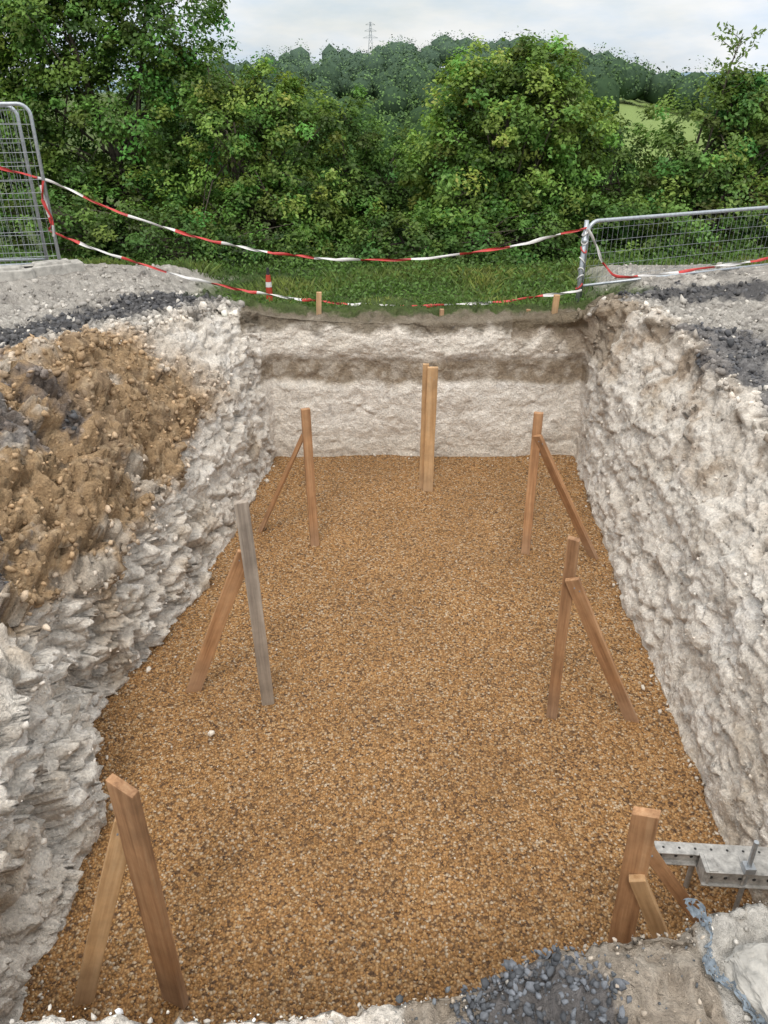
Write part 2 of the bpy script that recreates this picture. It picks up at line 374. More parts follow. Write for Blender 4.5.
IF=np.array([(0,11,5),(0,5,1),(0,1,7),(0,7,10),(0,10,11),(1,5,9),(5,11,4),(11,10,2),(10,7,6),(7,1,8),(3,9,4),(3,4,2),(3,2,6),(3,6,8),(3,8,9),(4,9,5),(2,4,11),(6,2,10),(8,6,7),(9,8,1)])
def randrot(n):
    q=rng.normal(size=(n,4)); q/=np.linalg.norm(q,axis=1)[:,None]; w,a,b,c=q.T
    return np.stack([np.stack([1-2*(b*b+c*c),2*(a*b-c*w),2*(a*c+b*w)],1),np.stack([2*(a*b+c*w),1-2*(a*a+c*c),2*(b*c-a*w)],1),np.stack([2*(a*c-b*w),2*(b*c+a*w),1-2*(a*a+b*b)],1)],1)
def stones(name,pos,size,cols,parent=None,rough=.25,smooth=False,mat=None,flat=.7):
    n=len(pos); S=np.stack([rng.uniform(.75,1.3,n),rng.uniform(.5,1.,n),rng.uniform(flat*.7,flat*1.2,n)],1)*size[:,None]
    v=IV[None]*(1+rng.uniform(-rough,rough,(n,12,1))); v=v*S[:,None,:]
    v=np.einsum('nij,nkj->nki',randrot(n),v)+pos[:,None,:]
    f=(IF[None]+(np.arange(n)*12)[:,None,None]).reshape(-1,3)
    return mesh_np(name,v.reshape(-1,3),f,np.repeat(cols,12,0),smooth=smooth,mat=mat or M_stone,parent=parent)
npb=64000
pp=np.stack([rng.uniform(-2.1,2.3,npb),1.4+6.7*rng.random(npb)**1.3,np.zeros(npb)],1); pp[:,2]=fz(pp*[1,1,0])+rng.uniform(-.004,.003,npb)
pal=np.array([(.40,.215,.078),(.36,.185,.060),(.46,.275,.110),(.26,.13,.045),(.49,.35,.20),(.14,.078,.042),(.43,.235,.088),(.58,.50,.40),(.32,.165,.055)])
pc=pal[rng.choice(len(pal),npb,p=[.19,.19,.14,.15,.08,.08,.1,.01,.06])]*rng.uniform(.85,1.15,(npb,1))
stones('pebbles',pp,rng.uniform(.0048,.0098,npb),pc,parent=gravel,rough=.12,smooth=True,mat=stone_mat('pebble',200))
nn=60; cp=np.stack([rng.uniform(-1.6,2.0,nn),rng.uniform(2,8,nn),np.full(nn,.012)],1)
cs=rng.uniform(.004,.008,nn); extra=np.array([(-1.12,3.66,.03),(-.8,4.5,.03),(1.75,6.0,.02),(.9,3.2,.02),(-1.35,3.55,.02)]); cp=np.vstack([cp,extra]); cs=np.concatenate([cs,[.028,.012,.028,.01,.01]])
ii=rng.integers(0,NS,420); q=Fp[ii].copy(); inn=np.column_stack([cen-q[:,:2]]); inn/=np.linalg.norm(inn,axis=1)[:,None]
q[:,:2]+=inn*(rng.exponential(.05,420)-.05)[:,None]; q[:,2]=.008; cp=np.vstack([cp,q]); cs=np.concatenate([cs,rng.exponential(.006,420)+.004])
stones('chalk_fragments',cp,cs,np.tile([.68,.61,.52],(len(cp),1))*rng.uniform(.7,1.1,(len(cp),1)),parent=gravel,rough=.35)
def pick(mask,n):
    ids=np.nonzero(mask)[0]; return rng.choice(ids,n)
def rub(mask,n,smin,smax,cf,ex=4):
    ids=pick(mask,n); q=V[ids]+rng.normal(0,.012,(n,3))-[0,0,.004]
    return q,smin+(smax-smin)*rng.random(n)**ex,cf(n,ids)
def cc(c,var=.2): return lambda n,ids: np.tile(c,(n,1))*rng.uniform(1-var,1+var,(n,1))
Q=[]
top=(K>1.9)&(K<9)&(y<10)&(z>1.3)&~((y>8.2)&(x>-1.9)&(x<2.4))
Q.append(rub(top&(x<-1.5)&(y>4.5),8500,.006,.045,lambda n,i:C[i]*rng.uniform(.6,1.3,(n,1))))
Q.append(rub(top&(x<-1.5)&(y>6.2),400,.008,.045,cc((.58,.54,.48))))
Q.append(rub(top&(x>1.8)&(y>3),6000,.006,.04,lambda n,i:C[i]*rng.uniform(.6,1.3,(n,1))))
Q.append(rub(top&(x>1.8)&(y>3),260,.008,.045,cc((.58,.54,.48))))
dark=(C.max(1)<.2)&(K>1)&(K<7)&(y<9.8)&(gz<.3)&(y>2)&~((y>7.85)&(x>-1.5)&(x<2.4))
Q.append(rub(dark,4500,.006,.035,cc((.085,.085,.09),.5)))
Q.append(rub((bmask>.4),6000,.004,.035,lambda n,i:C[i]*rng.uniform(.6,1.35,(n,1))))
Q.append(rub((K<1.1)&(K>.1)&(x<-1.3),1100,.004,.028,lambda n,i:C[i]*rng.uniform(.85,1.1,(n,1))))
Q.append(rub((K<2)&(K>.3)&(x>1.6),900,.004,.02,lambda n,i:C[i]*rng.uniform(.8,1.1,(n,1))))
Q.append(rub((K<2)&(K>.4)&(x>1.6),420,.004,.018,cc((.22,.18,.145),.4)))
fgm=(y<1.8)&(z>1.35)&(np.abs(x)<2)&(y>.3)
Q.append(rub(fgm,7000,.002,.012,lambda n,i:C[i]*rng.uniform(.6,1.5,(n,1))))
Q.append(rub(fgm&(fgd>.35),1700,.004,.017,cc((.125,.133,.148),.6),1.6))
Q.append(rub(fgm&(x>.0)&(x<.9),500,.003,.012,cc((.13,.14,.15),.5)))
Q.append(rub(fgm&(x<.35),400,.003,.014,cc((.6,.57,.52),.2)))
stones('rubble',np.vstack([q[0] for q in Q]),np.concatenate([q[1] for q in Q]),np.clip(np.vstack([q[2] for q in Q]),0,.88),rough=.38)
# ---------------------------------------------------------------- timber posts
def board(name,p0,p1,w,t,wd,mat,parent,cut=0.):
    p0=Vector(p0);p1=Vector(p1); zz=(p1-p0).normalized(); L=(p1-p0).length
    wx=Vector(wd); wx=(wx-zz*wx.dot(zz)).normalized(); wy=zz.cross(wx)
    n=8; vs=[];fs=[]
    for i in range(n+1):
        u=i/n; bx=.006*math.sin(u*3+L*7); 
        for a,b in ((-1,-1),(1,-1),(1,1),(-1,1)):
            zz_=u*L + (cut*a*w/2 if i==n else 0)
            vs.append((a*w/2+bx+random.uniform(-.0012,.0012),b*t/2+random.uniform(-.001,.001),zz_))
    for i in range(n):
        for k in range(4): fs.append((i*4+k,i*4+(k+1)%4,i*4+4+(k+1)%4,i*4+4+k))
    fs.append((3,2,1,0)); fs.append(tuple(n*4+k for k in range(4)))
    me=bpy.data.meshes.new(name); me.from_pydata(vs,[],fs); me.materials.append(mat); me.update()
    ob=bpy.data.objects.new(name,me); scene.collection.objects.link(ob)
    R=Matrix((wx,wy,zz)).transposed().to_4x4(); ob.matrix_world=Matrix.Translation(p0)@R
    b=ob.modifiers.new('b','BEVEL'); b.width=.003; b.segments=2; b.limit_method='ANGLE'; b.angle_limit=math.radians(50)
    ob.parent=parent
    return ob
def nails(parent,p):
    mb=MB()
    for dx,dz in ((-.015,.01),(.018,-.012)):
        q=Vector(p)+Vector((dx,0,dz)); mb.tube([q,q+Vector((0,-.006,0))],.004,6)
    mb.make('nails',[M_wire],parent)
def post(p0,p1,b0=None,b1=None,w=.085,t=.045,wd=(1,.15,0),mat=M_wood,bm_=M_wood,bw=.08,bt=.03,cut=0,bwd=(0,1,.3),extra=None):
    e=empty('braced_timber_post')
    p0=(p0[0],p0[1],-.15)
    board('post',p0,p1,w,t,wd,mat,e,cut)
    if b0: 
        b0=Vector(b0);b1=Vector(b1); d=(b0-b1).normalized(); board('brace',b0+d*.06,b1-d*.05,bw,bt,bwd,bm_,e)
    if extra:
        for (q0,q1,ww,tt,wdd,mm) in extra: board('brace',q0,q1,ww,tt,wdd,mm,e)
    nails(e,(b1[0],b1[1]-.045,b1[2]) if b0 else (p1[0],p1[1]-.04,p1[2]-.1))
    return e
post((.465,7.13),(.465,7.13,1.33),w=.10,t=.05,wd=(1,0,0),mat=M_woodl,extra=[((.405,7.17,-.15),(.40,7.17,1.35),.06,.045,(1,.0,0),M_woodl)])
post((-.624,6.02),(-.66,6.02,1.34),(-1.17,6.30,0),(-.68,6.08,1.10),w=.075,wd=(1,.3,0),bwd=(.3,1,.2),bw=.08,bt=.035)
post((1.29,5.91),(1.265,5.91,1.35),(1.88,5.83,0),(1.29,5.87,1.12),w=.075,wd=(1,-.3,0),bwd=(.5,-.9,.5),bw=.09,bt=.035)
post((-.79,3.98),(-.845,3.98,1.56),(-1.33,4.10,0),(-.875,4.04,1.13),w=.085,wd=(1,.2,0),mat=M_woodg,bwd=(1,.15,.3),bw=.095,cut=.1)
post((1.135,3.85),(1.106,3.86,1.38),(1.65,3.81,0),(1.14,3.80,1.09),w=.07,wd=(1,-.35,0),bwd=(.8,-.4,.5),bw=.085,cut=-.15)
post((-.955,2.01),(-.99,2.03,1.40),(-1.39,2.02,0),(-1.03,2.07,1.12),w=.12,t=.04,wd=(1,-.45,0),bwd=(1,.2,.3),bm_=M_woodl,bw=.085,bt=.045,cut=-.35)
post((1.06,2.02),(1.01,2.03,1.25),(1.62,2.35,0),(1.06,2.08,1.0),w=.10,t=.045,wd=(1,-.5,0),bwd=(.8,.3,.5),bw=.06,cut=.25,
   extra=[((1.42,1.92,-.05),(1.02,1.985,.92),.065,.035,(.8,-.2,.4),M_woodl)])
for px,py,h,w in ((-.70,8.27,.42,.055),(1.82,8.22,.40,.06),(.62,8.30,.20,.045),(1.55,8.30,.20,.045)):
    e=empty('wooden_peg'); board('stake',(px,py,1.3),(px+.01,py,1.42+h*.85),w,.04,(1,.1,0),M_woodl if h>.2 else M_wood,e); 
    board('tip',(px,py,1.2),(px,py,1.31),w*.6,.02,(1,.1,0),M_wood,e)
# ---------------------------------------------------------------- fences
def arc_frame(a,b,z0,z1,r=.12):
    a=Vector(a);b=Vector(b); h=(b-a).normalized(); L=(b-a).length; pts=[]
    def P_(u,z): return (a.x+h.x*u,a.y+h.y*u,z)
    pts.append(P_(0,z0))
    for k in range(7): t=math.pi/2*k/6; pts.append(P_(r-r*math.cos(t),z1-r+r*math.sin(t)))
    for k in range(7): t=math.pi/2*k/6; pts.append(P_(L-r+r*math.sin(t),z1-r+r*math.cos(t)))
    pts.append(P_(L,z0)); return pts
def fence(a,b,z0,z1,vs=.05,hs=.2,name='site_fence_panel',wr=.0022):
    e=empty(name); mb=MB(); mb.tube(arc_frame(a,b,z0,z1),.021,10)
    a2=Vector(a);b2=Vector(b); h=(b2-a2).normalized(); L=(b2-a2).length
    q=lambda u,z:(a2.x+h.x*u,a2.y+h.y*u,z)
    mb.tube([q(0,z0+.12),q(L,z0+.12)],.016,8)
    mb.make('tube_frame',[M_galv],e,smooth=True)
    w=MB(); u=.06
    while u<L-.03: w.tube([q(u,z0+.12),q(u,z1-.005)],wr,4); u+=vs
    zz=z0+.2
    while zz<z1-.05: w.tube([q(0,zz),q(L,zz)],wr*1.2,4); zz+=hs
    w.make('wire_mesh',[M_wire],e)
    return e
fence((-3.88,9.5),(-6.6,8.75),1.72,3.52,hs=.14,vs=.06,wr=.0026)
fence((-4.12,9.72),(-6.9,9.3),1.72,3.50,hs=.2,vs=.08,wr=.0024)
for (cx,cy,an) in ((-3.95,9.42,.6),(-4.4,9.1,.2)):
    e=empty('concrete_fence_foot'); mb=MB(); R=Matrix.Rotation(an,3,'Z')
    mb.box((cx,cy,1.78),(.36,.13,.065),R,0,.93); mb.box((cx,cy,1.855),(.22,.09,.02),R,0,.9); mb.make('block',[M_conc],e,bevel=.012)
fence((2.2,8.72),(5.9,10.4),1.62,2.42,vs=.07,hs=.13,name='low_mesh_fence',wr=.0016)
e=empty('fence_post'); mb=MB(); mb.tube([(2.16,8.66,1.35),(2.16,8.66,2.44)],.024,10); mb.tube([(2.16,8.66,2.2),(2.16,8.66,2.26)],.034,10); mb.make('tube',[M_galv],e,smooth=True)
mb=MB()
for i in range(7):
    zc=1.74+i*.095+random.uniform(-.02,.02)
    c=[(2.16+.030*math.cos(t),8.66+.030*math.sin(t),zc+.03*math.cos(t+i)) for t in [2*math.pi*k/10 for k in range(11)]]
    mb.tube(c,.008,5,0 if i%4 else 1)
mb.make('wrapped_tape',[M_white,M_red],e)
# ---------------------------------------------------------------- barrier tape
def tape(pts,parent,name,w=.038,period=.55,ph0=0,tw=1.):
    P=[Vector(p) for p in pts]; S=[]
    for i in range(len(P)-1):
        a=P[max(i-1,0)];b=P[i];c=P[i+1];d_=P[min(i+2,len(P)-1)]
        for k in range(24):
            t=k/24; S.append(.5*((2*b)+(c-a)*t+(2*a-5*b+4*c-d_)*t*t+(3*b-a-3*c+d_)*t**3))
    S.append(P[-1]); vs=[];fs=[];mi=[];Ls=0
    for i,p in enumerate(S):
        if i: Ls+=(S[i]-S[i-1]).length
        d=(S[min(i+1,len(S)-1)]-S[max(i-1,0)]).normalized(); sd=d.cross(Vector((0,0,1))).normalized(); up=sd.cross(d)
        an=Ls*7*tw+1.3*math.sin(Ls*1.7+ph0)
        v=up*math.cos(an)+sd*math.sin(an); n=v.cross(d); ww=w*(.42+.1*math.sin(Ls*9))
        vs+= [p-v*ww+n*.009,p+n*-.010,p+v*ww+n*.009]
        if i:
            b=(i-1)*3; m=int((Ls+ph0)/period)%2
            fs+=[(b,b+1,b+4,b+3),(b+1,b+2,b+5,b+4)]; mi+=[m,m]
    me=bpy.data.meshes.new(name); me.from_pydata([tuple(v) for v in vs],[],fs); me.materials.append(M_white);me.materials.append(M_red); me.polygons.foreach_set('material_index',mi)
    me.polygons.foreach_set('use_smooth',[True]*len(fs)); me.update(); ob=bpy.data.objects.new(name,me); scene.collection.objects.link(ob); ob.parent=parent
def sag(a,b,s,n=9):
    out=[]
    for i in range(n):
        t=i/(n-1); out.append(tuple(a[k]*(1-t)+b[k]*t-(4*s*t*(1-t) if k==2 else 0) for k in range(3)))
    return out
e=empty('barrier_tape')
tape([(-4.5,9.25,2.95)]+sag((-3.88,9.5,2.76),(2.16,8.63,2.37),.58),e,'strand',ph0=.45)
e=empty('barrier_tape'); tape([(-3.92,9.47,2.7),(-3.88,9.47,2.3)]+sag((-3.88,9.5,2.18),(2.16,8.52,1.74),.45),e,'strand',ph0=.2,tw=1.2)
e=empty('barrier_tape'); tape([(2.17,8.62,2.36),(2.28,8.68,2.2),(2.42,8.72,1.98),(2.62,8.76,1.83),(3.0,8.9,1.82),(3.7,9.2,1.83),(4.6,9.6,1.86),(5.4,10.,1.9)],e,'strand',ph0=.1)
e=empty('barrier_tape'); tape([(-3.86,9.45,2.75),(-3.9,9.42,2.55),(-3.84,9.42,2.35),(-3.87,9.42,2.15)],e,'strand',ph0=.6)
e=empty('marker_bollard'); mb=MB()
mb.tube([(-1.37,9.3,1.38),(-1.37,9.3,1.60)],.045,14,0,.036); mb.tube([(-1.37,9.3,1.60),(-1.37,9.3,1.66)],.037,14,1,.034); mb.tube([(-1.37,9.3,1.66),(-1.37,9.3,1.74)],.034,14,0,.026); mb.tube([(-1.37,9.3,1.74),(-1.37,9.3,1.82)],.020,12,2,.016); mb.box((-1.37,9.3,1.385),(.09,.09,.02),None,2)
mb.make('cone_body',[M_redp,M_white,M_black],e,smooth=False)
# ---------------------------------------------------------------- aluminium beam braced out of the right wall
e=empty('aluminium_trench_beam'); R=Matrix.Rotation(math.radians(-3),3,'Z')@Matrix.Rotation(math.radians(1),3,'Y')
mb=MB(); OB=Vector((1.385,2.63,.26))
def bx(cx,cy,cz,hx_,hy_,hz_,mi=0): mb.box(R@Vector((cx,cy,cz))+OB,(hx_,hy_,hz_),R,mi)
bx(.55,-.03,.0,.55,.012,.036); bx(.55,-.03,.040,.55,.036,.004); bx(.55,-.03,-.040,.55,.036,.004)
bx(.66,-.115,.0,.45,.040,.045); bx(.66,-.115,.049,.45,.055,.004); bx(.66,-.115,-.049,.45,.055,.004)
for i in range(6): bx(.235+i*.17,-.115,0,.006,.050,.044)
for i in range(5): bx(.25+i*.17,-.115,.055,.022,.050,.003)
for i in range(14):
    c=R@Vector((.03+i*.078,-.0425,.0))+OB; mb.tube([c,c+Vector((0,-.003,0))],.009,8,1)
for i in range(12):
    c=R@Vector((.25+i*.07,-.156,.0))+OB; mb.tube([c,c+Vector((0,-.003,0))],.010,8,1)
for i in range(13):
    c=R@Vector((.04+i*.08,-.03,.044))+OB; mb.tube([c,c+Vector((0,0,.003))],.007,8,1)
mb.make('perforated_beam',[M_alu,M_black],e,bevel=.0015)  # black discs imitate the shade inside the holes; none are cut
mb=MB(); mb.tube([(1.80,2.455,-.05),(1.79,2.46,.52)],.012,10); mb.box((1.795,2.46,.33),(.026,.026,.018)); mb.tube([(1.60,2.60,-.05),(1.60,2.60,.22)],.014,10); mb.make('upright_pin',[M_galv],e,smooth=False)
e=empty('concrete_slab_fragment'); mb=MB(); R=Matrix.Rotation(.25,3,'Z')@Matrix.Rotation(.06,3,'X')
mb.box((1.20,1.12,1.56),(.22,.22,.05),R,0,.93); ob=mb.make('slab',[M_conc],e,bevel=.015)
sb=ob.modifiers.new('s','SUBSURF'); sb.subdivision_type='SIMPLE'; sb.levels=5; sb.render_levels=5
tx=bpy.data.textures.new('lump','CLOUDS'); tx.noise_scale=.06; tx.noise_depth=4; dm=ob.modifiers.new('d','DISPLACE'); dm.texture=tx; dm.strength=.07; dm.mid_level=.5
e=empty('blue_rag'); u_=np.linspace(0,1,60); v_=np.linspace(-1,1,11); U,W=np.meshgrid(u_,v_,indexing='ij'); 
rp=np.stack([.90+.025*np.sin(U*9)+.05*U+W*.013*(1+.6*np.sin(U*15)),1.44-.38*U+W*.008,1.585+0*U],-1).reshape(-1,3); rp[:,2]+=.04*fbm(rp*38,4,5,.7)+.02*fbm(rp*9,2,8); rp[:,0]+=.016*fbm(rp*45,3,15)
i3=np.arange(660).reshape(60,11); rf=np.stack([i3[:-1,:-1],i3[:-1,1:],i3[1:,1:],i3[1:,:-1]],2).reshape(-1,4); rf=rf[rng.random(len(rf))>.22]; mesh_np('cloth',rp,rf,smooth=True,mat=M_blue,parent=e)
# ---------------------------------------------------------------- foliage
def quads(name,c,nrm,size,cols,mat,parent=None,asp=.6):
    n=len(c); nrm=nrm/np.linalg.norm(nrm,axis=1)[:,None]; r=rng.normal(size=(n,3)); t=np.cross(nrm,r); t/=np.linalg.norm(t,axis=1)[:,None]+1e-9; b=np.cross(nrm,t)
    s_=size[:,None]
    v=np.stack([c-t*s_,c-b*s_*asp+nrm*s_*.18,c+t*s_,c+b*s_*asp+nrm*s_*.18],1).reshape(-1,3)
    f=np.arange(n*4).reshape(n,4); return mesh_np(name,v,f,np.repeat(cols,4,0),mat=mat,parent=parent)
def tree(name,base,lobes,nclump,per,col,ls=.03,clr=.2,trunk_r=.07,stems=3):
    e=empty(name); base=Vector(base)
    vol=np.array([l[1][0]*l[1][2] for l in lobes]); vol/=vol.sum()
    li=rng.choice(len(lobes),nclump,p=vol); lc=np.array([l[0] for l in lobes])[li]; lr=np.array([l[1] for l in lobes])[li]
    dd=rng.normal(size=(nclump,3)); dd/=np.linalg.norm(dd,axis=1)[:,None]; rad=.35+.65*rng.random(nclump)**.45
    sh=1+.45*fbm(dd*2.3+lc,3,7)
    cl=lc+dd*lr*(rad*sh)[:,None]; cl[:,2]=np.maximum(cl[:,2],base.z+.15)
    cb=np.clip(rng.normal(1,.36,nclump),.35,2.0)*(.50+.78*rad**2)  # random clump tone, plus crown shade painted in as darker inner leaves
    warm=rng.normal(.04,.17,nclump)
    cr=clr*rng.uniform(.5,1.45,nclump)
    ids=np.repeat(np.arange(nclump),per); n=len(ids)
    off=rng.normal(size=(n,3)); off/=np.linalg.norm(off,axis=1)[:,None]; off*= (rng.random(n)**.5)[:,None]; off[:,2]*=.7
    pos=cl[ids]+off*cr[ids][:,None]; pos[:,2]-=.25*np.sum(off[:,:2]**2,axis=1)*cr[ids]
    nrm=off*.7+dd[ids]*.5+rng.normal(size=(n,3))*.55+np.array([0,0,.9])
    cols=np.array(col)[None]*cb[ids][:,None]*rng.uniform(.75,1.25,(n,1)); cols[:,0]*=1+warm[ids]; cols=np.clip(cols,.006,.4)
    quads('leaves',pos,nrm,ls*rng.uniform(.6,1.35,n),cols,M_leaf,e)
    mb=MB()
    for sidx in range(stems):
        b0=base+Vector((random.uniform(-.25,.25),random.uniform(-.2,.2),-.1)); 
        L=lobes[sidx%len(lobes)]; tp=Vector(L[0])+Vector((0,0,L[1][2]*.4))
        m1=b0.lerp(tp,.4)+Vector((random.uniform(-.2,.2),random.uniform(-.1,.1),.1)); m2=b0.lerp(tp,.7)+Vector((random.uniform(-.15,.15),0,.05))
        mb.tube([b0,b0.lerp(m1,.5)+Vector((.03,0,0)),m1,m2,tp],trunk_r,7,0,trunk_r*.2)
        for k in range(22):
            j=random.randrange(nclump); q=Vector(cl[j]); st_=random.choice([m1,m2,b0.lerp(m1,.7),m1.lerp(m2,.5)])
            if (q-st_).length<2.0:
                md=st_.lerp(q,.5)+Vector((random.uniform(-.1,.1),random.uniform(-.1,.1),random.uniform(0,.15))); mb.tube([st_,md,q],trunk_r*.3,5,0,.005)
    mb.make('trunk_and_limbs',[M_bark],e,smooth=True); return e
g1=(.090,.172,.033);g2=(.128,.222,.044);g3=(.076,.146,.031);g4=(.128,.22,.050)
tree('hawthorn_tree',(-4.5,14,1.05),[((-4.4,14,3.2),(1.5,1.2,1.25)),((-5.0,14,4.5),(1.2,.9,1.0)),((-3.6,14,4.5),(1.0,.8,.9)),((-5.9,14,2.9),(1.0,1,1.2)),((-4.3,13.4,1.9),(1.7,.9,.8)),((-3.1,14,3.2),(.8,.8,.95)),((-4.3,14.1,5.3),(1.2,.7,.8)),((-5.7,14.1,5.1),(1.1,.6,.9)),((-6.4,14.2,4.1),(.9,.6,.8))],1080,84,g1,.036,.25,.09,4)
tree('hawthorn_bush',(-2.1,13.2,1.1),[((-2.3,13.2,2.8),(.9,.8,1.0)),((-1.4,13.3,2.8),(.9,.8,.95)),((-2.0,12.8,1.8),(1.5,.8,.7)),((-2.7,13.6,3.7),(.65,.6,.6)),((-1.0,13.2,2.0),(.9,.7,.8)),((-1.7,13.4,3.6),(.55,.5,.45))],450,85,g2,.033,.2,.06,4)
tree('hawthorn_bush',(-.3,13.8,1.05),[((-.7,13.8,2.75),(.75,.7,.85)),((.2,13.9,2.25),(.8,.7,.75)),((-.2,13.5,1.7),(1.2,.7,.7))],260,85,g3,.033,.2,.05,3)
tree('hazel_tree',(1.9,13.0,1.1),[((1.9,13,3.15),(1.3,1.0,1.0)),((1.2,12.9,2.4),(.9,.8,.9)),((2.6,13,2.8),(.95,.9,1.1)),((1.8,12.4,1.6),(1.5,.7,.6)),((2.3,13.1,3.9),(.7,.6,.45)),((1.4,13.1,3.8),(.5,.5,.38))],580,92,g2,.036,.22,.08,4)
tree('hawthorn_bush',(3.6,13.8,1.0),[((3.6,13.8,2.4),(.85,.7,.85)),((3.9,13.5,1.7),(1.2,.7,.7))],210,85,g3,.034,.2,.05,3)
tree('elder_tree',(5.0,13.2,1.1),[((4.9,13.2,2.9),(.9,.8,.9)),((5.8,13.3,3.1),(.9,.8,.95)),((5.2,12.7,1.9),(1.6,.8,.8)),((5.4,13.3,3.6),(.45,.3,.45)),((6.6,13.3,2.7),(.9,.8,1.3))],450,90,g4,.036,.21,.07,4)
tree('hawthorn_bush',(-6.9,13.2,1.1),[((-6.8,13.2,2.4),(1.1,.9,1.0)),((-7.4,13.4,3.2),(.9,.8,.8))],220,80,g3,.036,.22,.06,3)
tree('hawthorn_bush',(-3.3,12.0,1.2),[((-3.4,11.9,1.7),(1.3,.6,.55)),((-5.0,12.,1.8),(1.2,.6,.6)),((-1.9,11.7,1.5),(1.,.5,.45))],250,80,g3,.032,.18,.05,3)
tree('hawthorn_bush',(.6,12.2,1.2),[((.2,11.9,1.6),(1.0,.5,.5)),((1.7,11.7,1.6),(1.2,.5,.55)),((3.4,12.,1.7),(1.2,.5,.6))],240,80,g3,.032,.18,.05,3)
e=empty('ash_sapling'); mb=MB()
b0=Vector((4.95,13.1,2.6)); mb.tube([Vector((4.9,13.1,1.2)),b0,Vector((5.1,13.1,3.9)),Vector((5.2,13.1,4.35))],.025,6,0,.006)
lp=[]
for i in range(15):
    t=.25+.7*i/14; st_=Vector((4.95+.25*t,13.1,2.8+1.55*t)); an=i*2.4; ln=random.uniform(.25,.5); tip=st_+Vector((math.cos(an)*ln,math.sin(an)*.3,random.uniform(.05,.25))); mb.tube([st_,tip],.006,5,0,.003)
    for k in range(24):
        u=.25+.8*k/23; lp.append(st_.lerp(tip,u)+Vector((random.uniform(-.08,.08),random.uniform(-.06,.06),random.uniform(-.07,.05))))
mb.make('stem',[M_bark],e,smooth=True); lp=np.array([tuple(v) for v in lp])
quads('leaves',lp,rng.normal(size=lp.shape)+[0,-.3,.8],np.full(len(lp),.045),np.tile((.12,.19,.04),(len(lp),1))*rng.uniform(.7,1.3,(len(lp),1)),M_leaf,e,asp=.45)
ng=44000
gx_=rng.uniform(-6.5,7.5,ng); gy_=8.22+rng.random(ng)**.9*3.4
keep=((gx_>-2.1)&(gx_<2.6))|(gy_>10.3); gx_=gx_[keep];gy_=gy_[keep]; n=len(gx_)
gz_=G(gx_,gy_)-.02; pn=fbm(np.stack([gx_,gy_,gx_*0],1)*1.6,3,77)
hh=(.035+.08*rng.random(n))*(1+.9*pn)*(.35+.8*sm(gy_,8.3,10.5)); an=rng.uniform(0,math.pi,n); w_=.005+.005*rng.random(n)
bx_=rng.normal(0,.5,n)*hh; by_=rng.normal(0,.5,n)*hh
q0=np.stack([gx_-np.cos(an)*w_,gy_-np.sin(an)*w_,gz_],1);q1=np.stack([gx_+np.cos(an)*w_,gy_+np.sin(an)*w_,gz_],1)
q2=np.stack([gx_+bx_*.4+np.cos(an)*w_*.7,gy_+by_*.4+np.sin(an)*w_*.7,gz_+hh*.6],1);q3=np.stack([gx_+bx_,gy_+by_,gz_+hh],1)
gc=np.array([(.105,.17,.042)])*rng.uniform(.45,1.4,(n,1))*(1+.8*pn[:,None]); gc[:,0]*=1+.6*np.clip(pn,-.3,1)
mesh_np('grass',np.stack([q0,q1,q2,q3],1).reshape(-1,3),np.arange(n*4).reshape(n,4),np.repeat(gc,4,0),mat=M_grass)
nw=34000; wx_=rng.uniform(-6,7,nw); wy_=rng.uniform(8.8,12.2,nw); pn=fbm(np.stack([wx_,wy_,wx_*0],1)*1.3,3,55)
keep=((wx_>-2.0)&(wx_<2.4))|(wy_>10.6); keep&=(pn>-.25)|(wy_>10.8); wx_,wy_,pn=wx_[keep],wy_[keep],pn[keep]; nw=len(wx_)
wz_=G(wx_,wy_)+rng.random(nw)*(.10+.30*np.clip(pn+.4,0,1))*(.2+sm(wy_,9.6,11.6)); wc_=np.array([(.10,.185,.04)])*rng.uniform(.5,1.4,(nw,1))
quads('undergrowth',np.stack([wx_,wy_,wz_],1),rng.normal(size=(nw,3))+[0,-.3,1.],rng.uniform(.015,.035,nw),wc_,M_leaf)
# distant woodland: dark cores + leaf clumps
nc=1300; cy_=34+ (rng.random(nc)**1.0)*275; cx_=rng.uniform(-.28,.56,nc)*cy_
inf=(cx_>27)&(cx_<60)&(cy_>98)&(cy_<175); ok=~inf|(rng.random(nc)<.05); ok&=~((cx_/cy_>.22)&(cx_/cy_<.36)&(cy_>60)&(cy_<100)); cx_=cx_[ok];cy_=cy_[ok]; nc=len(cx_)
rr=rng.uniform(1.5,4.0,nc)*(.6+.4*sm(cy_,60,150)); zs=rng.uniform(.85,1.4,nc)*(.75+.25*sm(cy_,50,90)); hz=G(cx_,cy_)+rr*.95*zs; per=115; ids=np.repeat(np.arange(nc),per); n=len(ids)
dd=rng.normal(size=(n,3)); dd[:,2]=np.abs(dd[:,2])*1.0-.2; dd[:,1]-=.35; dd/=np.linalg.norm(dd,axis=1)[:,None]; cpos=np.stack([cx_,cy_,hz],1)[ids]
lump=1+.40*fbm(dd*1.8+cpos*.7,2,3); off=dd*(rr[ids]*lump*rng.uniform(.85,1.05,n))[:,None]; off[:,2]*=zs[ids]; pos=cpos+off
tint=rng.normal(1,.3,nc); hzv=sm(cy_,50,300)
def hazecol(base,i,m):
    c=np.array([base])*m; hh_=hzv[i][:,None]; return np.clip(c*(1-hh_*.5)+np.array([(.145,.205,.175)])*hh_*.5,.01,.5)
wood_e=empty('distant_woodland')
quads('leaf_clumps',pos,dd+rng.normal(size=(n,3))*.5+[0,0,.3],rng.uniform(.16,.36,n)*(.45+.55*sm(cy_[ids],40,200)),hazecol((.095,.165,.04),ids,tint[ids][:,None]*rng.uniform(.7,1.3,(n,1))),M_far,wood_e,asp=.8)
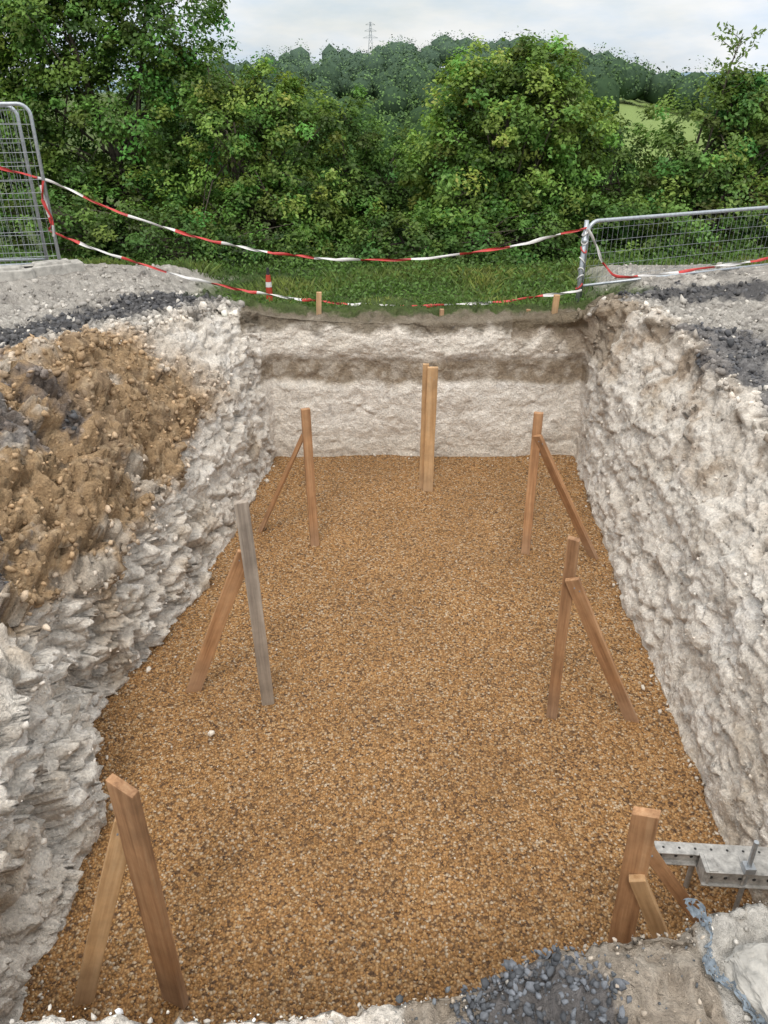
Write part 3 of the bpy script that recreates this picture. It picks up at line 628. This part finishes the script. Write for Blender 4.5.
cores=(IV[None]*(np.stack([rr,rr,rr*zs],1)*.86)[:,None,:]*(1+rng.uniform(-.15,.15,(nc,12,1)))+np.stack([cx_,cy_,hz],1)[:,None]).reshape(-1,3)
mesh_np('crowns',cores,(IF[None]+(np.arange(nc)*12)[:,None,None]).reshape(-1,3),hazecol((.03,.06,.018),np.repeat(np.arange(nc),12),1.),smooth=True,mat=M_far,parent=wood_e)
e=empty('electricity_pylon'); mb=MB(); px_,py_,bz_=-9.0,600.,8.; H=32
def hw(t): return 2.6*(1-t)**1.3+.35
for sx in (-1,1):
    for sy in (-1,1):
        mb.tube([(px_+sx*hw(t)*1.,py_+sy*hw(t),bz_+H*t) for t in (0,.25,.5,.75,1)],.16,4)
for i in range(10):
    t0,t1=i/10,(i+1)/10
    for sx in (-1,1):
        mb.tube([(px_+sx*hw(t0),py_-hw(t0),bz_+H*t0),(px_-sx*hw(t1),py_-hw(t1),bz_+H*t1)],.10,4)
for t,l in ((.72,5.),(.84,4.),(.95,3.2)):
    mb.tube([(px_-l,py_,bz_+H*t),(px_+l,py_,bz_+H*t)],.14,4)
    for sx in (-1,1): mb.tube([(px_+sx*l,py_,bz_+H*t),(px_,py_,bz_+H*(t+.05))],.10,4)
mb.make('lattice',[M_galv],e)
# ---------------------------------------------------------------- world, light, camera
w=bpy.data.worlds.new('World'); scene.world=w; w.use_nodes=True; nt=w.node_tree; nt.nodes.clear()
out=nt.nodes.new('ShaderNodeOutputWorld'); bg=nt.nodes.new('ShaderNodeBackground'); bg.inputs[1].default_value=.1; nt.links.new(bg.outputs[0],out.inputs[0])
sky=nt.nodes.new('ShaderNodeTexSky'); sky.sky_type='NISHITA'; sky.sun_disc=False; sky.sun_elevation=math.radians(55); sky.sun_rotation=math.radians(-172); sky.air_density=1.2; sky.dust_density=1.5
tc=nt.nodes.new('ShaderNodeTexCoord'); mp=nt.nodes.new('ShaderNodeMapping'); mp.inputs['Scale'].default_value=(1,1,3.4); nt.links.new(tc.outputs['Generated'],mp.inputs[0])
cn=noise(nt,mp.outputs[0],2.6,6,.55); cf=mapr(nt,cn,.34,.58,.6,1.)
cn2=noise(nt,mp.outputs[0],4.6,5,.6)
cl_=ramp(nt,cn2,[(.36,(6.9,8.2,9.8)),(.60,(9.8,9.9,10.0))])
sx=nt.nodes.new('ShaderNodeSeparateXYZ'); nt.links.new(tc.outputs['Generated'],sx.inputs[0])
g=nt.nodes.new('ShaderNodeCombineColor')
for i,m_ in enumerate((2.25,2.12,1.95)): nt.links.new(mapr(nt,sx.outputs[2],.12,.9,1.,m_),g.inputs[i])
cl2=mixc(nt,'MULTIPLY',1.,cl_,g.outputs[0])
nt.links.new(mixc(nt,'MIX',cf,sky.outputs[0],cl2),bg.inputs[0])
sun=bpy.data.lights.new('sun','SUN'); sun.energy=1.5; sun.angle=math.radians(14); sun.color=(1,.94,.86); so=bpy.data.objects.new('sun',sun); scene.collection.objects.link(so)
az=math.radians(-172); el=math.radians(55); dv_=Vector((math.sin(az)*math.cos(el),math.cos(az)*math.cos(el),math.sin(el))); so.rotation_euler=dv_.to_track_quat('Z','Y').to_euler()
cam=bpy.data.cameras.new('camera'); co_=bpy.data.objects.new('camera',cam); scene.collection.objects.link(co_); scene.camera=co_
co_.location=(0,0,3.7); co_.rotation_euler=(math.radians(90-29.05),0,0); cam.sensor_fit='VERTICAL'; cam.sensor_height=24; cam.lens=24*769/1024; cam.clip_end=8000; cam.clip_start=.05
scene.view_settings.view_transform='Standard'; scene.view_settings.look='None'; scene.view_settings.exposure=0
print('verts',len(V),NR)
